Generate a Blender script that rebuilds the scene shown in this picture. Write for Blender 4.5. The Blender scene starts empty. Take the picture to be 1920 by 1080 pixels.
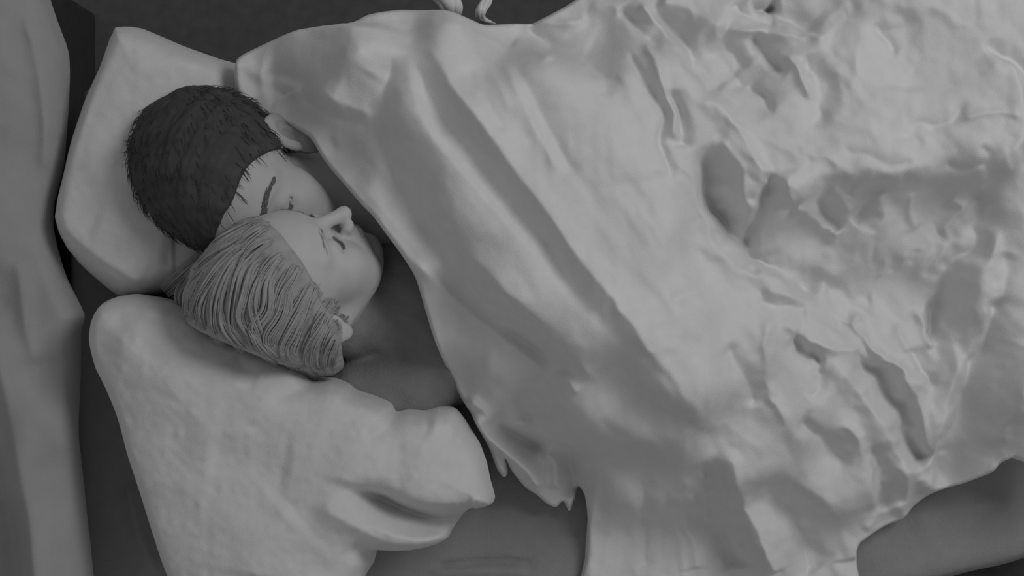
import bpy, math, random
import numpy as np
from mathutils import Vector

# ------------------------------------------------------------------ camera, light, exposure
S = 1650.0          # photograph pixels per metre on the plane z = ZC
ZC = 0.20           # height (above the mattress top, z = 0) of the main plane
DC = 3.10           # camera height
sc = bpy.context.scene
col = sc.collection
cam_d = bpy.data.cameras.new('camera')
cam = bpy.data.objects.new('camera', cam_d); col.objects.link(cam)
cam.location = (0, 0, DC)
cam.rotation_euler = (0, 0, 0)
cam_d.sensor_width = 36.0
cam_d.lens = 36.0 * (DC - ZC) / (1920.0 / S)
cam_d.clip_start = 0.05
sc.camera = cam
sc.view_settings.view_transform = 'Standard'
sc.view_settings.look = 'None'
sc.view_settings.gamma = 1.0
sc.view_settings.exposure = 0.0
sc.view_settings.use_curve_mapping = False

world = bpy.data.worlds.new('world'); sc.world = world
world.use_nodes = True
world.node_tree.nodes['Background'].inputs[0].default_value = (1, 1, 1, 1)
world.node_tree.nodes['Background'].inputs[1].default_value = 0.20

def area(name, loc, target, size, power):
    d = bpy.data.lights.new(name, 'AREA'); d.shape = 'DISK'; d.size = size; d.energy = power
    o = bpy.data.objects.new(name, d); col.objects.link(o)
    o.location = loc
    o.rotation_euler = (Vector(target) - Vector(loc)).to_track_quat('-Z', 'Y').to_euler()
    return o
area('window_light', (1.50, 1.00, 2.35), (0.0, 0.0, 0.1), 1.1, 21.5)

# ------------------------------------------------------------------ small helpers
rng = np.random.default_rng(7)
random.seed(7)
def P(px, py, z):                      # photograph pixel on a plane of height z -> world
    k = (DC - z) / (DC - ZC) / S
    return ((px - 960.0) * k, (540.0 - py) * k, z)

def mat(name, g, rough=0.9, bump=0.0, scale=300.0, sheen=0.0, sss=0.0, var=0.0, weave=0.0, grain=60.0):
    m = bpy.data.materials.new(name); m.use_nodes = True
    nt = m.node_tree; b = nt.nodes['Principled BSDF']
    b.inputs['Base Color'].default_value = (g, g, g, 1)
    b.inputs['Roughness'].default_value = rough
    b.inputs['Specular IOR Level'].default_value = 0.25
    if sheen: b.inputs['Sheen Weight'].default_value = sheen
    if sss:
        b.inputs['Subsurface Weight'].default_value = sss
        b.inputs['Subsurface Radius'].default_value = (0.01, 0.01, 0.01)
        b.inputs['Subsurface Scale'].default_value = 0.6
    tc = nt.nodes.new('ShaderNodeTexCoord')
    if var:
        n = nt.nodes.new('ShaderNodeTexNoise'); n.inputs['Scale'].default_value = grain
        n.inputs['Detail'].default_value = 5
        nt.links.new(tc.outputs['Object'], n.inputs['Vector'])
        r = nt.nodes.new('ShaderNodeMapRange')
        r.inputs[1].default_value = 0.25; r.inputs[2].default_value = 0.75
        r.inputs[3].default_value = g * (1 - var); r.inputs[4].default_value = g * (1 + var)
        nt.links.new(n.outputs['Fac'], r.inputs[0])
        nt.links.new(r.outputs[0], b.inputs['Base Color'])
    if bump:
        n = nt.nodes.new('ShaderNodeTexNoise'); n.inputs['Scale'].default_value = scale
        n.inputs['Detail'].default_value = 6
        nt.links.new(tc.outputs['Object'], n.inputs['Vector'])
        h = n.outputs['Fac']
        bp = nt.nodes.new('ShaderNodeBump'); bp.inputs['Strength'].default_value = bump
        bp.inputs['Distance'].default_value = 0.002
        nt.links.new(h, bp.inputs['Height'])
        nt.links.new(bp.outputs[0], b.inputs['Normal'])
    return m

M_cotton = mat('white_cotton', 0.74, 0.95, 0.3, 700, sheen=0.15, var=0.035, grain=55)
M_pillow = mat('pillow_cotton', 0.69, 0.95, 0.3, 700, sheen=0.15, var=0.04, grain=60)
M_sheet = mat('grey_sheet', 0.31, 0.95, 0.4, 220, var=0.05)
M_drape = mat('drape_linen', 0.39, 0.95, 0.3, 600, var=0.03, grain=40)
M_floor = mat('dark_floor', 0.105, 0.8, 0.3, 60, var=0.15)
M_wood = mat('dark_wood', 0.05, 0.6, 0.3, 40, var=0.2)
M_skin = mat('skin', 0.50, 0.55, 0.15, 500, sss=0.25, var=0.03)
M_skin2 = mat('pale_skin', 0.56, 0.55, 0.15, 500, sss=0.25, var=0.03)
M_dark_hair = mat('dark_hair', 0.066, 0.75, 0.2, 400, var=0.2)
M_fair_hair = mat('fair_hair', 0.37, 0.6, 0.3, 400, var=0.15)
M_brow = mat('brow_hair', 0.15, 0.8)
M_shirt = mat('dark_shirt', 0.26, 0.95, 0.5, 250, var=0.08)

def mesh_obj(name, verts, faces, m, parent=None, smooth=True):
    me = bpy.data.meshes.new(name)
    me.from_pydata([tuple(v) for v in verts] if not isinstance(verts, np.ndarray) else verts.tolist(), [],
                   faces.tolist() if isinstance(faces, np.ndarray) else faces)
    me.validate(); me.update()
    if smooth: me.polygons.foreach_set('use_smooth', [True] * len(me.polygons))
    me.materials.append(m)
    o = bpy.data.objects.new(name, me); col.objects.link(o)
    if parent: o.parent = parent
    return o

def tag(o, label=None, cat=None, group=None, kind=None):
    if label: o['label'] = label
    if cat: o['category'] = cat
    if group: o['group'] = group
    if kind: o['kind'] = kind
    return o

# ------------------------------------------------------------------ relief cloth on a grid
def smooth_poly(pts, sub=4):
    p = np.array(pts, float); n = len(p); out = []
    for i in range(n):
        a, b, c, d = p[i - 1], p[i], p[(i + 1) % n], p[(i + 2) % n]
        for k in range(sub):
            t = k / sub
            cr = 0.5 * ((2 * b) + (-a + c) * t + (2 * a - 5 * b + 4 * c - d) * t * t + (-a + 3 * b - 3 * c + d) * t ** 3)
            out.append(0.65 * cr + 0.35 * (b + (c - b) * t))
    return np.array(out)

def seg_dist(X, Y, pts, closed=False):
    """distance, sign (right of travel positive) and running parameter to a polyline"""
    p = np.array(pts, float)
    if closed: p = np.vstack([p, p[:1]])
    L = np.hypot(*(p[1:] - p[:-1]).T); cum = np.concatenate([[0], np.cumsum(L)]); tot = cum[-1]
    best = np.full(X.shape, 1e9); sg = np.zeros(X.shape); par = np.zeros(X.shape)
    for i in range(len(p) - 1):
        d = p[i + 1] - p[i]; l2 = max(d @ d, 1e-9)
        vx, vy = X - p[i, 0], Y - p[i, 1]
        t = np.clip((vx * d[0] + vy * d[1]) / l2, 0, 1)
        dx, dy = vx - t * d[0], vy - t * d[1]
        r = dx * dx + dy * dy
        m = r < best
        best = np.where(m, r, best)
        s = np.sign(d[0] * vy - d[1] * vx)
        sg = np.where(m, s, sg); par = np.where(m, (cum[i] + t * L[i]) / tot, par)
    return np.sqrt(best), sg, par

def inside(X, Y, poly):
    c = np.zeros(X.shape, bool); n = len(poly)
    for i in range(n):
        x1, y1 = poly[i]; x2, y2 = poly[(i + 1) % n]
        if y1 == y2: continue
        m = ((y1 > Y) != (y2 > Y)) & (X < (x2 - x1) * (Y - y1) / (y2 - y1) + x1)
        c ^= m
    return c

def blur(H, n):
    for _ in range(n):
        Q = np.pad(H, 1, mode='edge')
        H = (Q[:-2, 1:-1] + Q[2:, 1:-1] + Q[1:-1, :-2] + Q[1:-1, 2:] + 2 * Q[1:-1, 1:-1]) / 6
    return H

def vnoise(X, Y, cell, seed):
    r = np.random.default_rng(seed); G = r.normal(0, 1, (400, 400))
    u = X / cell + 100; v = Y / cell + 100
    i = np.floor(u).astype(int); j = np.floor(v).astype(int)
    a = u - i; b = v - j; a = a * a * (3 - 2 * a); b = b * b * (3 - 2 * b)
    i %= 399; j %= 399
    return (G[i, j] * (1 - a) + G[i + 1, j] * a) * (1 - b) + (G[i, j + 1] * (1 - a) + G[i + 1, j + 1] * a) * b

class Relief:
    def __init__(self, outline, step=3.0, sub=4):
        self.poly = smooth_poly(outline, sub)
        x0, y0 = self.poly.min(0) - 2 * step; x1, y1 = self.poly.max(0) + 2 * step
        self.step = step
        self.xs = np.arange(x0, x1 + step, step); self.ys = np.arange(y0, y1 + step, step)
        self.X, self.Y = np.meshgrid(self.xs, self.ys)
        self.d, _, _ = seg_dist(self.X, self.Y, self.poly, True)
        self.inn = inside(self.X, self.Y, self.poly)
        self.d = np.where(self.inn, self.d, 0)
        c = self.inn[:-1, :-1] & self.inn[1:, :-1] & self.inn[:-1, 1:] & self.inn[1:, 1:]
        full = np.zeros(self.inn.shape, int)
        full[:-1, :-1] += c; full[1:, :-1] += c; full[:-1, 1:] += c; full[1:, 1:] += c
        self.d[full < 4] = 0
        self.H = np.zeros(self.X.shape); self.amp = 1.0
        self.WX = self.X; self.WY = self.Y
    def warp(self, a, cell, seed):          # folds wander a little instead of running like rulers
        self.WX = self.WX + a * vnoise(self.X, self.Y, cell, seed); self.WY = self.WY + a * vnoise(self.X, self.Y, cell, seed + 50)
    def base(self, ctrl, sigma=85.0):
        num = np.zeros(self.X.shape); den = np.zeros(self.X.shape) + 1e-12
        for x, y, z in ctrl:
            r2 = ((self.X - x) ** 2 + (self.Y - y) ** 2) / (2 * sigma ** 2)
            w = 1.0 / (1 + r2) ** 3
            num += w * z; den += w
        self.H += num / den
    def fold(self, pts, wl, wr, h, t0=0.15, t1=0.15, pw=1.5):
        """one fold: a ridge (h > 0, cm) or a valley; wl / wr = its widths left / right of travel"""
        p = smooth_open(pts); W = max(wl, wr) * 2.6
        lo, hi = p.min(0) - W, p.max(0) + W
        i0, i1 = np.searchsorted(self.xs, [lo[0], hi[0]]); j0, j1 = np.searchsorted(self.ys, [lo[1], hi[1]])
        if i1 <= i0 or j1 <= j0: return
        X = self.WX[j0:j1, i0:i1]; Y = self.WY[j0:j1, i0:i1]
        d, s, t = seg_dist(X, Y, p)
        w = np.where(s > 0, wr, wl)
        # blend of the two widths at the ridge keeps the crest crisp, the ends fade out
        f = np.exp(-(d / w) ** pw)
        e = np.clip(t / max(t0, 1e-3), 0, 1) * np.clip((1 - t) / max(t1, 1e-3), 0, 1)
        e = e * e * (3 - 2 * e)
        self.H[j0:j1, i0:i1] += h * self.amp * 0.01 * f * e
    def step_edge(self, pts, w, h, t0=0.15, t1=0.15, reach=120.0):
        """a lap of cloth: rises sharply left of travel over width w, fades away behind"""
        p = smooth_open(pts); W = reach * 2.2
        lo, hi = p.min(0) - W, p.max(0) + W
        i0, i1 = np.searchsorted(self.xs, [lo[0], hi[0]]); j0, j1 = np.searchsorted(self.ys, [lo[1], hi[1]])
        X = self.WX[j0:j1, i0:i1]; Y = self.WY[j0:j1, i0:i1]
        d, s, t = seg_dist(X, Y, p)
        sd = np.where(s > 0, -d, d)
        f = 1 / (1 + np.exp(-np.clip(sd / w * 3, -30, 30))) * np.exp(-(np.maximum(sd, 0) / reach) ** 2)
        e = np.clip(t / t0, 0, 1) * np.clip((1 - t) / t1, 0, 1); e = e * e * (3 - 2 * e)
        self.H[j0:j1, i0:i1] += h * 0.01 * f * e
    def build(self, name, m, zref, bottom, parent=None):
        """bottom(Htop, d) -> underside heights; closed solid"""
        c = self.inn[:-1, :-1] & self.inn[1:, :-1] & self.inn[:-1, 1:] & self.inn[1:, 1:]
        used = np.zeros(self.inn.shape, bool)
        used[:-1, :-1] |= c; used[1:, :-1] |= c; used[:-1, 1:] |= c; used[1:, 1:] |= c
        # edge vertices slide onto the outline
        full = np.zeros(self.inn.shape, int)
        full[:-1, :-1] += c; full[1:, :-1] += c; full[:-1, 1:] += c; full[1:, 1:] += c
        edge = used & (full < 4)
        X = self.X.copy(); Y = self.Y.copy()
        pe = np.vstack([self.poly, self.poly[:1]])
        ex, ey = X[edge], Y[edge]; bx, by, bd = ex.copy(), ey.copy(), np.full(ex.shape, 1e9)
        for i in range(len(pe) - 1):
            d = pe[i + 1] - pe[i]; l2 = max(d @ d, 1e-9)
            t = np.clip(((ex - pe[i, 0]) * d[0] + (ey - pe[i, 1]) * d[1]) / l2, 0, 1)
            qx = pe[i, 0] + t * d[0]; qy = pe[i, 1] + t * d[1]; r = (qx - ex) ** 2 + (qy - ey) ** 2
            k = r < bd; bx = np.where(k, qx, bx); by = np.where(k, qy, by); bd = np.where(k, r, bd)
        X[edge] = bx; Y[edge] = by
        em = edge.astype(float); sm = blur(self.H * em, 8) / np.maximum(blur(em, 8), 1e-6)   # an even rim
        self.H[edge] = sm[edge]
        top = self.H.copy(); bot = bottom(self.H, self.d)
        bot = np.minimum(bot, top - 0.0005)
        bot[edge] = top[edge] - 0.001
        idx = -np.ones(self.inn.shape, int); idx[used] = np.arange(used.sum()); n = used.sum()
        k = (DC - zref) / (DC - ZC) / S
        wx = (X[used] - 960) * k; wy = (540 - Y[used]) * k
        V = np.vstack([np.c_[wx, wy, top[used]], np.c_[wx, wy, bot[used]]])
        jj, ii = np.nonzero(c)
        a, b, cc, dd = idx[jj, ii], idx[jj, ii + 1], idx[jj + 1, ii + 1], idx[jj + 1, ii]
        F = np.vstack([np.c_[a, dd, cc, b], np.c_[a + n, b + n, cc + n, dd + n]])
        # side walls
        E = {}
        for q in np.c_[a, dd, cc, b].tolist():
            for u in range(4):
                E[(q[u], q[(u + 1) % 4])] = 1
        W = [(v, u, u + n, v + n) for (u, v) in E if (v, u) not in E]
        F = np.vstack([F, np.array(W)])
        return mesh_obj(name, V, F, m, parent)

def smooth_open(pts, sub=4):
    p = np.array(pts, float)
    if len(p) < 3: return p
    q = np.vstack([2 * p[0] - p[1], p, 2 * p[-1] - p[-2]]); out = []
    for i in range(1, len(q) - 2):
        a, b, c, d = q[i - 1], q[i], q[i + 1], q[i + 2]
        for k in range(sub):
            t = k / sub
            out.append(0.5 * ((2 * b) + (-a + c) * t + (2 * a - 5 * b + 4 * c - d) * t * t + (-a + 3 * b - 3 * c + d) * t ** 3))
    out.append(q[-2])
    return np.array(out)

def box(name, x0, x1, y0, y1, z0, z1, m, bev=0.0, parent=None):
    v = [(x0, y0, z0), (x1, y0, z0), (x1, y1, z0), (x0, y1, z0), (x0, y0, z1), (x1, y0, z1), (x1, y1, z1), (x0, y1, z1)]
    f = [(0, 3, 2, 1), (4, 5, 6, 7), (0, 1, 5, 4), (1, 2, 6, 5), (2, 3, 7, 6), (3, 0, 4, 7)]
    o = mesh_obj(name, v, f, m, parent, smooth=bev > 0)
    if bev:
        b = o.modifiers.new('bevel', 'BEVEL'); b.width = bev; b.segments = 5
    return o

def g(t): return np.sqrt(np.clip(1 - (1 - np.clip(t, 0, 1)) ** 2, 0, 1))

# ------------------------------------------------------------------ the setting
FL = -0.50
fl = box('floor', -2.5, 2.5, -2.5, 2.5, FL - 0.05, FL, M_floor); tag(fl, kind='structure')

# ------------------------------------------------------------------ bed: frame, headboard, mattress
bed = bpy.data.objects.new('bed', None); col.objects.link(bed); bed.location = (0, 0, FL)
tag(bed, 'bed with a plain dark grey fitted sheet lying under both sleepers', 'bed')
def child(o):
    o.parent = bed; o.location = (0, 0, -FL); return o
xl = P(140, 0, 0)[0]
# mattress as a relief so the sheet has its soft puckers
ms = Relief([(150, 170), (600, 150), (1300, 150), (1900, 150), (2050, 180), (2060, 600), (2050, 1000), (1960, 1040),
             (1890, 1063), (1820, 1078), (1700, 1110), (1400, 1190), (900, 1230), (400, 1230), (150, 1225)], 6.0)
ms.H[:] = -0.03 * (1 - np.sqrt(np.clip(1 - (1 - np.clip(ms.d / 45, 0, 1)) ** 2, 0, 1)))
ms.fold([(805, 1062), (880, 1056), (950, 1052), (1010, 1060)], 6, 5, -0.7)
ms.fold([(800, 1075), (900, 1070), (1000, 1074)], 10, 8, 0.5)
ms.fold([(1700, 985), (1800, 955), (1920, 930)], 20, 30, 0.5)
ms.fold([(240, 900), (262, 1000), (300, 1080)], 14, 14, 1.0)
ms.H += vnoise(ms.X, ms.Y, 60, 3) * 0.0009
mo = ms.build('mattress', M_sheet, 0.0, lambda H, d: np.full(H.shape, -0.22)); child(mo)
x1 = P(2060, 0, 0)[0]
yT = P(0, 190, 0)[1]; yB = P(0, 1160, 0)[1]
child(box('bed_base', xl + 0.02, x1 - 0.03, yB + 0.02, yT - 0.02, -0.42, -0.23, M_wood, 0.01))
for lx in (xl + 0.06, x1 - 0.08):
    for ly in (yB + 0.06, yT - 0.06):
        child(box('leg', lx - 0.03, lx + 0.03, ly - 0.03, ly + 0.03, FL, -0.41, M_wood, 0.006))

child(box('headboard', P(-70, 0, 0)[0], P(55, 0, 0)[0], P(0, 1190, 0)[1], P(0, -60, 0)[1], FL, 0.025, M_wood, 0.01))

# ------------------------------------------------------------------ draped cloth at the head of the bed
dr = Relief([(-90, -80), (70, -80), (84, -10), (98, 35), (117, 90), (120, 140), (117, 230), (108, 310), (90, 375), (87, 420),
             (96, 465), (115, 520), (149, 590), (142, 625), (139, 720), (142, 850), (153, 960), (165, 1080), (172, 1200), (-90, 1200)], 3.0)
dr.base([(0, 100, .16), (60, 100, .15), (110, 100, .12), (0, 400, .15), (80, 400, .12), (0, 600, .12), (100, 600, .14), (140, 700, .12),
         (0, 800, .11), (80, 800, .16), (130, 900, .13), (0, 1050, .06), (80, 1050, .16), (150, 1050, .13)], 60)
dr.fold([(50, 20), (75, 120), (90, 250), (80, 340)], 22, 14, 0.9)
dr.fold([(-20, 560), (12, 720), (40, 850), (62, 980), (80, 1120)], 40, 50, 2.6, .2, .02)
dr.fold([(35, 480), (48, 600), (75, 690)], 16, 22, 0.9)
dr.fold([(-20, 820), (0, 950), (25, 1120)], 24, 26, -2.0, .2, .02)
dr.fold([(120, 640), (128, 800), (145, 1000)], 16, 12, 0.6)
e = np.clip(dr.d / 34, 0, 1); dr.H *= (1 - 0.35 * (1 - np.sqrt(np.clip(1 - (1 - e) ** 2, 0, 1))))
dr.H += vnoise(dr.X, dr.Y, 26, 5) * 0.0006
dr.H = blur(dr.H, 2)
DRT = 0.16
o = dr.build('bedside_drape', M_drape, 0.13, lambda H, d: H - 0.003 - 0.02 * g(d / 12))
tag(o, 'pale grey cloth drape hanging along the left end of the bed beside the pillows', 'drape')

# ------------------------------------------------------------------ pillows
def pillow_bottom(H, d): return np.where(d < 3, H, np.maximum(0.002, H * (1 - g(d / 60)) ** 2 * 0.6))

pu = Relief([(203, 44), (214, 39), (252, 43), (330, 76), (395, 98), (432, 108), (452, 130), (470, 190), (500, 240), (560, 330), (575, 420), (530, 500),
             (440, 530), (330, 545), (262, 560), (207, 556), (150, 512), (122, 482), (98, 440), (90, 405), (94, 375), (104, 330), (120, 262), (148, 178), (176, 118), (193, 72)], 2.5)
pu.H = 0.045 + 0.078 * g(pu.d / 42) + 0.034 * g(pu.d / 170)
pu.fold([(100, 400), (130, 430), (190, 480), (272, 532)], 26, 9, 0.5, .02, .05)
pu.fold([(120, 470), (170, 515), (225, 552)], 20, 12, -0.9, .1, .1)
pu.fold([(205, 60), (196, 130), (160, 240), (125, 340), (100, 400)], 14, 11, 0.5, .03, .1)
pu.fold([(240, 120), (200, 220), (160, 330)], 40, 30, 0.35, .2, .2)
pu.fold([(180, 420), (260, 450), (330, 470)], 50, 40, 0.6)
pu.fold([(330, 330), (440, 330)], 120, 120, -1.9, .02, .02, 2)
pu.fold([(250, 130), (330, 120), (400, 130)], 18, 24, 0.4)
pu.fold([(300, 235), (330, 210), (372, 190)], 10, 10, 0.7)
pu.fold([(455, 60), (460, 160), (500, 260)], 70, 70, -3.5, .05, .05, 2)
pu.H += vnoise(pu.X, pu.Y, 45, 11) * 0.0011 + vnoise(pu.X, pu.Y, 14, 12) * 0.0003
pu.H = blur(pu.H, 2)
o = pu.build('pillow', M_pillow, 0.12, pillow_bottom)
tag(o, 'white pillow at the upper left, under the dark-haired sleeper\'s head', 'pillow', 'pillows on the bed')

pl = Relief([(163, 640), (168, 600), (184, 570), (215, 556), (250, 551), (292, 557), (332, 566), (380, 588), (412, 610), (443, 628), (470, 638), (512, 652), (556, 672), (576, 691),
             (590, 709), (625, 710), (652, 720), (668, 732), (705, 744), (733, 757), (742, 773), (765, 769), (798, 771), (822, 764), (850, 766),
             (866, 782), (882, 806), (900, 836), (913, 872), (920, 905), (928, 935), (922, 948), (905, 955), (885, 960), (866, 976),
             (846, 1000), (838, 1012), (815, 1024), (780, 1033), (742, 1036), (702, 1036), (698, 1060), (680, 1090), (640, 1200), (360, 1200),
             (322, 1110), (298, 1050), (262, 935), (235, 850), (216, 780), (196, 730), (175, 690)], 2.5)
pl.H = 0.12 + 0.062 * g(pl.d / 30) + 0.050 * g(pl.d / 190)
pl.fold([(230, 590), (400, 690), (560, 750), (720, 800), (860, 850)], 60, 120, 1.6, .1, .1)
pl.fold([(445, 655), (470, 690), (500, 700)], 16, 16, -0.5)
pl.fold([(590, 708), (560, 730), (520, 740)], 14, 14, -0.6)
pl.fold([(600, 715), (660, 745), (735, 778)], 22, 18, 0.5)
pl.fold([(742, 774), (725, 800), (690, 815)], 12, 14, -0.6)
for k, (x, y) in enumerate([(800, 775), (815, 778), (830, 780), (845, 786), (858, 796)]):
    pl.fold([(x, y - 4), (x + 4, y + 22), (x - 6, y + 44)], 5, 5, 0.28 if k % 2 else -0.28, .2, .4)
# the open end of the pillow case: upper hem, dark hollow, lower lip
pl.fold([(600, 870), (690, 900), (780, 930), (925, 938)], 60, 14, 1.4, .3, .02)
pl.fold([(640, 905), (700, 925), (760, 955), (820, 975), (890, 972)], 22, 20, -6.5, .35, .02)
pl.fold([(590, 930), (660, 965), (720, 1000), (790, 1012), (850, 1000)], 26, 30, 1.9, .2, .05)
pl.fold([(690, 965), (740, 990), (800, 1000), (850, 994)], 8, 10, 0.8, .3, .1)
pl.fold([(660, 1010), (690, 1040), (690, 1080)], 14, 14, -1.4, .2, .1)
pl.fold([(560, 940), (500, 1000), (480, 1080)], 60, 60, 0.8)
pl.fold([(400, 850), (560, 880)], 70, 60, -0.7)
for k in range(7):
    x = 838 + 14 * k
    pl.fold([(x, 935 - k), (x - 3, 965 - k * 2)], 4, 4, -0.35, .2, .1)
pl.H += vnoise(pl.X, pl.Y, 50, 21) * 0.0014 + vnoise(pl.X, pl.Y, 13, 22) * 0.00045
pl.H = np.maximum(blur(pl.H, 2), 0.012)
o = pl.build('pillow', M_pillow, 0.16, pillow_bottom)
tag(o, 'big white pillow at the lower left with an open frayed case end', 'pillow', 'pillows on the bed')

# ------------------------------------------------------------------ duvet
dv = Relief([(432, 100), (478, 76), (556, 52), (650, 45), (690, 26), (748, 15), (812, 19), (842, 23), (872, 33), (905, 41), (940, 37), (1000, 31), (1045, 9), (1080, -12),
             (1150, -60), (1300, -100), (2080, -100), (2080, 862), (1925, 868), (1888, 900), (1840, 926), (1792, 942), (1760, 968), (1738, 998), (1700, 1014), (1662, 1036), (1642, 1062),
             (1630, 1220), (1108, 1220), (1106, 1080), (1110, 1000), (1104, 950), (1092, 935), (1082, 962), (1074, 985), (1062, 962), (1048, 975), (1030, 968), (1008, 948), (985, 930),
             (960, 898), (947, 872), (952, 900), (944, 912), (930, 892), (916, 852), (898, 815), (880, 780), (862, 752), (840, 705), (815, 640),
             (797, 580), (780, 520), (757, 482), (731, 446), (700, 405), (680, 386), (654, 356), (622, 320), (600, 292), (578, 256), (545, 234), (505, 216), (462, 202), (436, 182), (428, 145)], 2.5)
dv.warp(5.0, 46, 61); dv.warp(2.2, 17, 62)
wm = 0.25 + 0.85 / (1 + np.exp(-(dv.X - 1180) / 60.0))
dv.WX = dv.X + (dv.WX - dv.X) * wm; dv.WY = dv.Y + (dv.WY - dv.Y) * wm
C = [(440, 110, 13), (440, 150, 14), (450, 180, 13.5), (480, 100, 13.5), (500, 195, 14), (560, 228, 14), (610, 290, 16), (650, 345, 19.5), (760, 485, 22.5), (800, 600, 21), (860, 750, 13), (920, 870, 8), (980, 880, 7.5), (1040, 920, 6), (1050, 950, 3.5), (1110, 1080, 1.5),
     (560, 60, 17.5), (520, 130, 17.5), (650, 55, 19), (750, 25, 18), (940, 50, 15), (1060, 20, 14), (570, 140, 21), (620, 200, 23), (700, 110, 27.5), (850, 100, 28), (720, 300, 26.5), (800, 230, 30), (900, 250, 31.5), (1000, 180, 31), (1100, 330, 32), (1200, 450, 32),
     (1250, 600, 31), (1120, 600, 31), (1000, 500, 31), (900, 400, 30.5), (950, 700, 21), (980, 800, 11.5), (1100, 750, 25), (1200, 800, 24), (1190, 900, 11.5), (1180, 1080, 1.0), (1320, 1080, 1.0),
     (1260, 700, 30.5), (1400, 850, 18), (1450, 1000, 9), (1600, 1080, 4), (1600, 900, 13), (1740, 990, 3), (1730, 880, 11), (1785, 900, 5.5), (1900, 870, 9), (1240, 200, 28), (1350, 80, 21),
     (1300, 0, 17), (1500, 220, 25), (1620, 250, 26), (1700, 80, 24), (1900, 50, 25), (1850, 250, 27), (1650, 320, 26), (1450, 350, 26), (1350, 450, 22), (1430, 540, 21),
     (1550, 480, 15), (1650, 420, 18), (1600, 560, 12), (1700, 560, 11), (1750, 450, 15.5), (1780, 640, 10), (1850, 450, 17), (1920, 400, 21), (1400, 620, 25), (1530, 640, 20), (1700, 690, 15), (1905, 600, 20), (1815, 780, 8.5), (1865, 720, 15), (1925, 740, 24), (1925, 830, 17), (1755, 800, 14.5), (1500, 750, 20), (1650, 780, 15),
     (1500, -80, 18), (1900, -80, 22), (2060, 300, 24), (2060, 700, 14)]
dv.base([(x, y, z * 0.01) for x, y, z in C], 60)
F = lambda pts, wl, wr, h, t0=0.15, t1=0.15, pw=1.5: dv.fold(pts, wl * 1.1, wr * 1.1, h * (0.95 if pts[0][0] < 1200 else 1.2), t0, t1, min(pw, 1.5) - 0.15)
# hem roll along the left edge and the first lap
F([(440, 190), (510, 222), (570, 250), (610, 305), (660, 362), (720, 430), (775, 490), (830, 560)], 34, 16, 1.0, .1, .2)
F([(770, 482), (830, 540), (900, 600), (970, 655), (1032, 706)], 16, 18, 1.5, .1, .12)
F([(640, 250), (720, 340), (800, 430), (870, 500), (920, 550)], 40, 26, -1.4, .2, .2)
F([(660, 330), (740, 415), (800, 480), (860, 535)], 34, 26, 0.9, .15, .2)
F([(800, 505), (870, 560), (950, 620), (1030, 672), (1085, 706)], 17, 20, -1.9, .15, .12)
F([(850, 450), (930, 530), (1000, 592), (1060, 655), (1118, 712)], 20, 15, 1.5, .2, .08)
F([(1052, 690), (1066, 715), (1080, 742)], 9, 10, 0.9, .2, .2)
F([(1010, 700), (1030, 730), (1045, 745)], 12, 10, -0.5)
# big shadowed valley and the ridges of the covered shoulder
F([(742, 95), (728, 170), (722, 250), (745, 340), (800, 420)], 20, 30, -2.4, .15, .3)
F([(762, 110), (782, 190), (820, 270), (900, 365), (1000, 480), (1090, 600)], 26, 36, 1.3, .12, .25)
F([(772, 110), (826, 225), (900, 320), (970, 405), (1045, 505), (1115, 610)], 24, 26, -2.2, .12, .25)
F([(795, 80), (848, 165), (920, 265), (996, 370), (1080, 485), (1165, 595), (1255, 720)], 34, 22, 2.6, .12, .2)
F([(870, 130), (905, 190), (950, 265)], 14, 16, -0.7)
F([(905, 110), (930, 160), (960, 225)], 12, 12, 0.5)
F([(940, 105), (970, 180), (1010, 270), (1050, 340)], 14, 16, 0.9)
F([(960, 120), (1000, 200), (1040, 280), (1080, 340)], 16, 18, -0.9)
F([(560, 60), (650, 62), (760, 50), (880, 60), (980, 100), (1060, 120), (1110, 165), (1130, 220)], 20, 36, 1.1, .15, .15)
F([(670, 40), (655, 130), (622, 215)], 60, 95, 4.0, .1, .15)
F([(480, 135), (530, 140), (575, 160), (560, 190)], 30, 28, -2.4, .2, .2)
F([(435, 105), (440, 150), (455, 190)], 18, 14, 0.8, .1, .1)
F([(600, 190), (640, 140), (700, 100)], 28, 30, 0.9)
F([(640, 210), (680, 170), (700, 140)], 22, 22, -0.8)
F([(620, 270), (680, 235), (705, 225)], 14, 16, 0.6)
F([(690, 28), (750, 30), (830, 40)], 14, 14, 0.5)
# dark pocket and shoulder crease near the top edge
F([(975, 25), (1000, 52), (1025, 75), (1045, 110)], 24, 20, -3.6, .3, .3, 3)
F([(960, 75), (1000, 95), (1035, 125)], 14, 10, 1.4)
F([(1000, 30), (1060, 34), (1110, 25)], 10, 8, 0.8)
F([(1035, 92), (1085, 104), (1125, 150), (1140, 200)], 14, 12, -0.9)
F([(1090, 130), (1140, 160), (1160, 150)], 12, 12, -0.7)
F([(1080, 20), (1060, 60), (1110, 90)], 30, 30, 0.8)
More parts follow.
